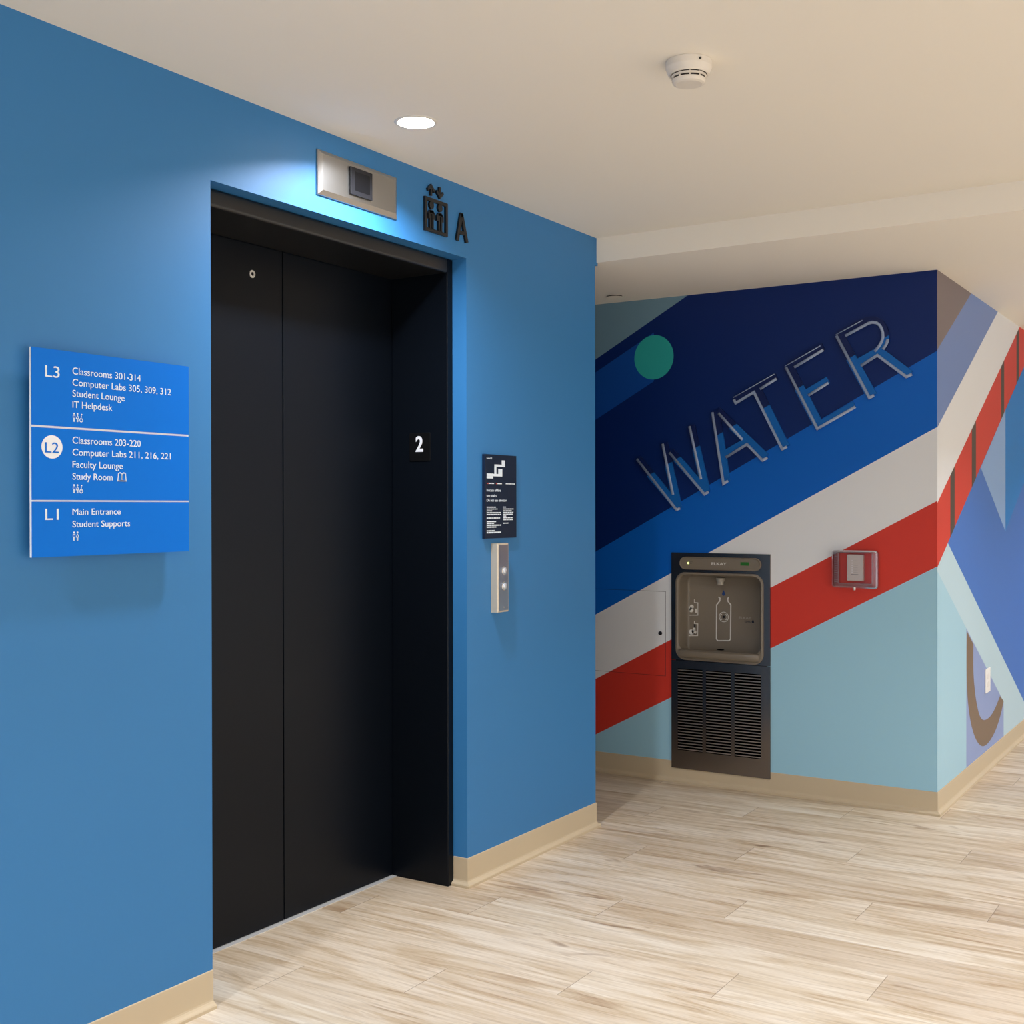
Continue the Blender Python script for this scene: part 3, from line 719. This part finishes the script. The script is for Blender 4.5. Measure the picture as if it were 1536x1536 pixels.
# ---------------------------------------------------------------- bottle filling station
FB = {'bottle': [[0.123, 0.8993], [0.1303, 0.8939], [0.129, 0.8806], [0.1129, 0.8611], [0.1115, 0.6963], [0.1176, 0.688], [0.1771, 0.6914], [0.1839, 0.6986], [0.186, 0.8641], [0.1712, 0.8804], [0.1704, 0.8955], [0.176, 0.8994]], 'drop': [[0.1492, 0.9342], [0.1492, 0.9067], [0.1411, 0.9151], [0.158, 0.9157]], 'sens': [[0.1499, 0.8041], [0.1771, 0.8054]], 'p1': [[-0.0035, 0.8829], [-0.0036, 0.8676], [0.015, 0.8673], [0.0149, 0.8065], [-0.0305, 0.8044]], 'p2': [[-0.0028, 0.7778], [-0.0037, 0.7644], [0.0149, 0.7642], [0.014, 0.7061], [-0.0356, 0.7033]], 'blob1': [[-0.0305, 0.8378], [-0.0181, 0.846], [-0.0243, 0.8285]], 'blob2': [[-0.014, 0.7217], [-0.0008, 0.7397]], 'cyl1': [[0.0005, 0.8372], [0.0088, 0.8185]], 'cyl2': [[-0.0078, 0.7622], [0.0025, 0.7437]], 'logo': [[0.2269, 0.7984], [0.2898, 0.8014], [0.2269, 0.8096]], 'ez': [[0.2565, 0.783], [0.2898, 0.7847], [0.2565, 0.7924]], 'drop2': [[0.2977, 0.8018], [0.2977, 0.7813]], 'noz': [[0.1497, 0.9891], [0.1497, 0.961]], 'drain': [0.1329, 0.6439], 'back': [[-0.072, 0.9822], [0.3309, 0.9944], [0.3307, 0.6476]]}
FF = {'rim': [[-0.0591, 1.0122], [0.3866, 1.0247], [-0.0595, 0.597], [0.3769, 0.6075]], 'lip': [[-0.045, 0.6396], [0.3693, 0.6526]], 'bar': [[-0.0368, 1.0955], [0.3764, 1.0957], [-0.0307, 1.0341], [0.3706, 1.0366]], 'barin': [[-0.0245, 1.0871], [0.3707, 1.0901], [-0.0245, 1.0362]], 'led': [0.0099, 1.0654], 'logo': [[0.1299, 1.0589], [0.2071, 1.0597], [0.1299, 1.0708]], 'green': [[0.2753, 1.0753], [0.3186, 1.0616]], 'outer': [[-0.0826, 1.1132], [0.4182, 1.1162]], 'split': [[-0.0832, 0.5952], [0.4122, 0.5952]]}
FG = [[[-0.0494, 0.5514], [0.0793, 0.1589]], [[0.0987, 0.5559], [0.2249, 0.1569]], [[0.243, 0.5544], [0.3731, 0.1537]]]
FX0, FX1 = -0.0828, 0.4175
wf = thing('bottle_filling_station', 'built-in steel bottle filling station with a taupe alcove and louvred grille', 'water station', PB(0.167, 0.07))
ALC = (-0.050, 0.606, 0.377, 1.012)
bm = bmesh.new()
plate(bm, rect(FX0, 0.5945, FX1, 1.1145), [rrect(*ALC, 0.042, 8)], PB, 0.001, 0.010)
up_ = obj('upper_panel', bm, M_DSTEEL, wf)
bm = bmesh.new()
plate(bm, rect(FX0, 0.0695, FX1, 0.5925), [rect(g[0][0], g[1][1], g[1][0], g[0][1]) for g in
      [[[-0.0495, 0.5535], [0.0793, 0.1575]], [[0.0975, 0.5535], [0.2249, 0.1575]], [[0.2425, 0.5535], [0.3725, 0.1575]]]], PB, 0.0036, 0.010)
lowp = obj('lower_panel', bm, M_DSTEEL, wf)
bm = bmesh.new()
loft(bm, [(rect(F0+0.001, G0+0.001, F1-0.001, G1-0.001), 0.0005), (rect(F0+0.001, G0+0.001, F1-0.001, G1-0.001), -0.118)], PB, False, True)
obj('housing', bm, M_VOID, wf)
M_LOUV = mat('grille blades', (170, 160, 152), 0.4, 0.85)
for u0, u1 in ((-0.0495, 0.0793), (0.0975, 0.2249), (0.2425, 0.3725)):
    bm = bmesh.new(); n = 28; pitch = 0.396/n
    for k in range(n):
        z = 0.1575+pitch*(k+0.30)
        prof = [(0.0088, z), (0.0088, z+0.0040), (0.0062, z+0.0046), (-0.012, z-0.0008), (-0.012, z-0.0022)]
        rows_ = [[bm.verts.new(PB(u, zz_, o)) for o, zz_ in prof] for u in (u0+0.0005, u1-0.0005)]
        for i in range(5): bm.faces.new((rows_[0][i], rows_[0][(i+1) % 5], rows_[1][(i+1) % 5], rows_[1][i]))
        for r_ in rows_: bm.faces.new(r_)
    obj('louvre_grille', bm, M_LOUV, lowp, label='bank of fine horizontal louvres')
# alcove: rim, walls, back
bm = bmesh.new()
def rr(i, t=0.0, b=0.0, r=0.042): return rrect(ALC[0]+i, ALC[1]+i+b, ALC[2]-i, ALC[3]-i-t, max(r, 0.006), 8)
loft(bm, [(rr(-0.009, r=0.050), 0.010), (rr(-0.008, r=0.049), 0.016), (rr(0.0, r=0.044), 0.018), (rr(0.006, b=0.030, r=0.040), 0.012), (rr(0.007, b=0.026, r=0.040), -0.010),
          (rr(0.009, b=0.016, r=0.036), -0.060), (rr(0.012, b=0.006, r=0.033), -0.080), (rr(0.018, b=0.002, r=0.028), -0.085)], PB, False, True)
alc = obj('alcove', bm, M_TAUPE, wf, smooth=True, label='recessed taupe bottle alcove')
md = alc.modifiers.new('edges', 'EDGE_SPLIT'); md.split_angle = math.radians(45)
bm = bmesh.new()
rows_ = []
for i in range(25):
    t = i/24.0; u = -0.040+t*(0.367+0.040); k = 0.010+0.022*math.sin(math.pi*t)**0.6
    rows_.append([bm.verts.new(PB(u, z, o)) for z, o in ((0.606, 0.012), (0.612, 0.014+k*0.7), (0.628, 0.014+k), (0.642, 0.013+k), (0.6475, 0.010+k*0.8), (0.6475, 0.008), (0.606, 0.008))])
for r0, r1 in zip(rows_, rows_[1:]):
    for i in range(7): bm.faces.new((r0[i], r0[(i+1) % 7], r1[(i+1) % 7], r1[i]))
bm.faces.new(rows_[0]); bm.faces.new(rows_[-1])
lip = obj('basin_lip', bm, M_TAUPE, wf, smooth=True)
md = lip.modifiers.new('edges', 'EDGE_SPLIT'); md.split_angle = math.radians(50)
bm = bmesh.new(); lathe(bm, [(0.0, 0.0), (0.022, 0.0), (0.019, 0.016), (0.0165, 0.018), (0.0165, 0.032), (0.012, 0.034), (0.0, 0.034)], lambda x, y, h: PB(0.1497+x, 0.994-h, -0.045+y), 28)
obj('nozzle', bm, mat('pale taupe plastic', (168, 160, 146), 0.4), wf, label='short round spout nozzle')
bm = bmesh.new(); prism(bm, circle(0.1325, 0.6455, 0.020, 0.0035, 20), PB, -0.085, -0.083); obj('drain', bm, M_VOID, alc)
# control bar
bm = bmesh.new()
loft(bm, [(rrect(-0.0362, 1.0345, 0.3745, 1.0955, 0.030, 8), 0.010), (rrect(-0.0362, 1.0345, 0.3745, 1.0955, 0.030, 8), 0.018), (rrect(-0.0335, 1.0372, 0.3718, 1.0928, 0.027, 8), 0.021),
          (rrect(-0.0290, 1.0415, 0.3673, 1.0885, 0.023, 8), 0.0185)], PB, True, True)
bar = obj('control_bar', bm, M_TAUPE, wf, bevel=0.0)
bm = bmesh.new(); prism(bm, circle(0.0099, 1.0652, 0.0045, 0.0045, 18), PB, 0.0185, 0.0205); obj('status_light', bm, mat('lime led', (226, 255, 120), 0.4, emit=2.2), bar, label='glowing lime status light')
bm = bmesh.new(); prism(bm, rect(0.0185, 1.0715, 0.0330, 1.0735), PB, 0.0185, 0.0189); prism(bm, rect(0.0185, 1.0620, 0.0290, 1.0670), PB, 0.0185, 0.0189); obj('status_caption', bm, mat('dim print', (98, 92, 82), 0.5), bar)
bm = bmesh.new(); add_text(bm, 'ELKAY', 0.1299, 1.0592, 0.0765, 0.0120, PB, 0.0185, 0.0191, offset=0.02); obj('logo', bm, M_PRINT, bar, label='pale ELKAY lettering')
bm = bmesh.new(); box(bm, 0.2760, 0.3186, YB-0.0200, YB-0.0185, 1.0600, 1.0760); obj('counter_display', bm, mat('green counter', (34, 92, 30), 0.3, emit=0.12), bar, label='small green counter display')
# printed guides on the alcove's back
o0, o1 = -0.085, -0.0838
bm = bmesh.new()
strip(bm, [tuple(p) for p in FB['bottle']], 0.0052, PB, o0, o1); obj('bottle_outline', bm, M_PRINT, alc)
bm = bmesh.new(); c = FB['sens'][0]
strip(bm, circle(c[0], c[1], 0.0235, n=36), 0.0024, PB, o0, o1, closed=True)
for a_ in (0, 180): strip(bm, [(c[0]+0.0165*math.cos(math.radians(a_+t)), c[1]+0.0165*math.sin(math.radians(a_+t))) for t in range(-55, 56, 11)], 0.0030, PB, o0, o1)
obj('sensor_rings', bm, M_PRINT, alc)
bm = bmesh.new(); prism(bm, circle(c[0], c[1], 0.0068, n=18), PB, o0, o1+0.0004); obj('sensor_eye', bm, M_ICON, alc, label='dark sensor eye')
M_DROP = mat('blue drop print', (22, 60, 120), 0.5)
def drop(bm, u, v0, v1, r):
    n = 14; cy = v0+r
    prism(bm, [(u, v1)]+[(u+r*math.cos(math.radians(25-a_)), cy+r*math.sin(math.radians(25-a_))) for a_ in [i*230/n for i in range(n+1)]], PB, o0, o1)
bm = bmesh.new(); drop(bm, 0.1492, 0.9067, 0.9342, 0.0082); obj('water_drop', bm, M_DROP, alc, label='small blue drop')
bm = bmesh.new()
for k in ('p1', 'p2'): strip(bm, [tuple(p) for p in FB[k]], 0.0030, PB, o0, o1)
for (u, v), r in (((-0.029, 0.8375), .010), ((-0.017, 0.8465), .010), ((-0.020, 0.830), .011), ((-0.019, 0.7225), .013), ((-0.005, 0.7235), .012), ((-0.0045, 0.7385), .0065)): prism(bm, circle(u, v, r, n=16), PB, o0, o1)
prism(bm, rrect(0.0005, 0.818, 0.0090, 0.838, 0.003, 3), PB, o0, o1)
obj('use_pictograms', bm, M_PRINT, alc)
bm = bmesh.new(); prism(bm, rect(-0.006, 0.744, 0.003, 0.763), PB, o0, o1); prism(bm, rect(-0.007, 0.712, 0.003, 0.716), PB, o0, o1+0.0002); prism(bm, rect(-0.003, 0.727, 0.005, 0.731), PB, o0, o1+0.0002); obj('pictogram_dark_parts', bm, mat('dark print', (48, 46, 46), 0.5), alc)  # dark printed details of the pictograms
bm = bmesh.new(); add_text(bm, 'ELKAY', 0.2269, 0.7990, 0.0629, 0.0112, PB, o0, o1, offset=0.01); obj('logo', bm, mat('grey print', (150, 146, 138), 0.5), alc, label='grey ELKAY lettering')
bm = bmesh.new(); add_text(bm, 'EZH2O', 0.2565, 0.7835, 0.0333, 0.0090, PB, o0, o1); drop(bm, 0.2977, 0.7813, 0.8010, 0.0055); obj('logo_tail', bm, M_NAVYSIGN, alc, label='navy lettering and drop')

# ---------------------------------------------------------------- thermostat and its guard
def clear_plastic(name, rgb, mixf, rough=0.08):
    m = bpy.data.materials.new(name); m.use_nodes = True; nt = m.node_tree
    out = nt.nodes['Material Output']; nt.nodes.remove(nt.nodes['Principled BSDF'])
    t = nt.nodes.new('ShaderNodeBsdfTransparent'); t.inputs[0].default_value = (0.97, 0.96, 0.97, 1)
    g = nt.nodes.new('ShaderNodeBsdfGlossy'); g.inputs['Roughness'].default_value = rough; g.inputs['Color'].default_value = lin((235, 235, 240))
    d = nt.nodes.new('ShaderNodeBsdfDiffuse'); d.inputs['Color'].default_value = lin(rgb)
    fr = nt.nodes.new('ShaderNodeFresnel'); fr.inputs['IOR'].default_value = 1.45
    m1 = nt.nodes.new('ShaderNodeMixShader'); m2 = nt.nodes.new('ShaderNodeMixShader'); m1.inputs[0].default_value = mixf
    nt.links.new(t.outputs[0], m1.inputs[1]); nt.links.new(d.outputs[0], m1.inputs[2])
    nt.links.new(fr.outputs[0], m2.inputs[0]); nt.links.new(m1.outputs[0], m2.inputs[1]); nt.links.new(g.outputs[0], m2.inputs[2])
    nt.links.new(m2.outputs[0], out.inputs['Surface']); return m
M_CLEAR = clear_plastic('clear acrylic', (210, 205, 212), 0.03)
M_EDGE = clear_plastic('acrylic edge', (226, 212, 218), 0.20, 0.15)
TX0, TX1, TZ0, TZ1, TD = 0.716, 0.9195, 0.973, 1.1405, 0.040
tg = thing('thermostat_guard', 'clear plastic guard box over the thermostat on the red stripe', 'guard', PB(0.818, TZ0))
bm = bmesh.new()
loft(bm, [(rrect(TX0, TZ0, TX1, TZ1, 0.012, 4), 0.002), (rrect(TX0, TZ0, TX1, TZ1, 0.012, 4), TD-0.005), (rrect(TX0+0.005, TZ0+0.005, TX1-0.005, TZ1-0.005, 0.009, 4), TD)], PB, False, True)
obj('cover', bm, M_CLEAR, tg, label='clear cover')
bm = bmesh.new()
loft(bm, [(rrect(TX0+0.003, TZ0+0.003, TX1-0.003, TZ1-0.003, 0.010, 4), 0.0015), (rrect(TX0+0.003, TZ0+0.003, TX1-0.003, TZ1-0.003, 0.010, 4), 0.012), (rrect(0.7400, 0.9915, 0.8920, 1.1305, 0.006, 4), 0.020), (rrect(0.7415, 0.993, 0.8905, 1.129, 0.006, 4), 0.0015)], PB)
obj('base_flange', bm, M_EDGE, tg)
bm = bmesh.new()
loft(bm, [(rrect(TX0-0.0005, TZ0-0.0005, TX1+0.0005, TZ1+0.0005, 0.0125, 4), TD-0.007), (rrect(TX0+0.0045, TZ0+0.0045, TX1-0.0045, TZ1-0.0045, 0.009, 4), TD+0.0008), (rrect(TX0+0.0075, TZ0+0.0075, TX1-0.0075, TZ1-0.0075, 0.007, 4), TD+0.0008)], PB)
obj('front_rim', bm, M_EDGE, tg)
bm = bmesh.new()
tube(bm, [(0.7405, 1.1300), (0.7405, 0.9920)], 0.0016, PB, 0.0205, 8); tube(bm, [(0.7405, 1.1300), (0.8915, 1.1300)], 0.0016, PB, 0.0205, 8)
tube(bm, [(0.8915, 1.1300), (0.8915, 0.9920)], 0.0016, PB, 0.0205, 8); tube(bm, [(0.7405, 0.9920), (0.8915, 0.9920)], 0.0016, PB, 0.0205, 8)
obj('inner_edge', bm, M_EDGE, tg)
for k in range(12):
    z = TZ0+0.024+k*0.0102
    bm = bmesh.new(); box(bm, TX0+0.0065, 0.7370, YB-0.0215, YB-0.0165, z, z+0.0038); obj('vent_rib', bm, M_EDGE, tg)
bm = bmesh.new(); lathe(bm, [(0.0, 0.0), (0.0062, 0.0), (0.0062, 0.010), (0.0045, 0.013), (0.0, 0.013)], lambda x, y, h: PB(0.8174+x, TZ0+0.004-h, 0.036+y), 18)
obj('key_lock', bm, mat('pale metal lock', (216, 206, 196), 0.3, 0.6), tg, label='small metal key lock')

th = thing('thermostat', 'white upright thermostat inside the clear guard box', 'thermostat', PB(0.817, 1.005))
bm = bmesh.new(); box(bm, 0.781, 0.853, YB-0.025, YB-0.0014, 1.005, 1.1218); tb = obj('body', bm, mat('thermostat white', (226, 220, 210), 0.5), th, bevel=0.003)
bm = bmesh.new()
for k in range(6): prism(bm, circle(0.8045, 1.0430+k*0.0103, 0.0026, n=10), PB, 0.025, 0.0262)
obj('status_dots', bm, mat('bright white', (250, 250, 250), 0.4), th)
bm = bmesh.new(); prism(bm, rect(0.8005, 1.0310, 0.8320, 1.0345), PB, 0.025, 0.0254); obj('caption', bm, mat('caption grey', (150, 146, 142), 0.5), th)
bm = bmesh.new()
for k in range(6): prism(bm, rect(0.8110, 1.0424+k*0.0103, 0.8300, 1.0434+k*0.0103), PB, 0.025, 0.0253)
obj('scale_marks', bm, mat('scale grey', (186, 180, 174), 0.5), th)

# ---------------------------------------------------------------- wall plate on the return
wp = thing('outlet_plate', 'small white outlet plate low on the mural beside the brown hook', 'outlet', PC(6.45, 0.395))
bm = bmesh.new(); prism(bm, rect(6.402, 0.396, 6.512, 0.518), PC, 0.0015, 0.008); obj('plate', bm, mat('white outlet plastic', (240, 238, 234), 0.4), wp, bevel=0.002)
bm = bmesh.new()
for z in (0.437, 0.477): prism(bm, rrect(6.432, z-0.014, 6.482, z+0.014, 0.008, 4), PC, 0.008, 0.0092)
obj('receptacle', bm, mat('outlet face', (232, 229, 224), 0.4), wp)
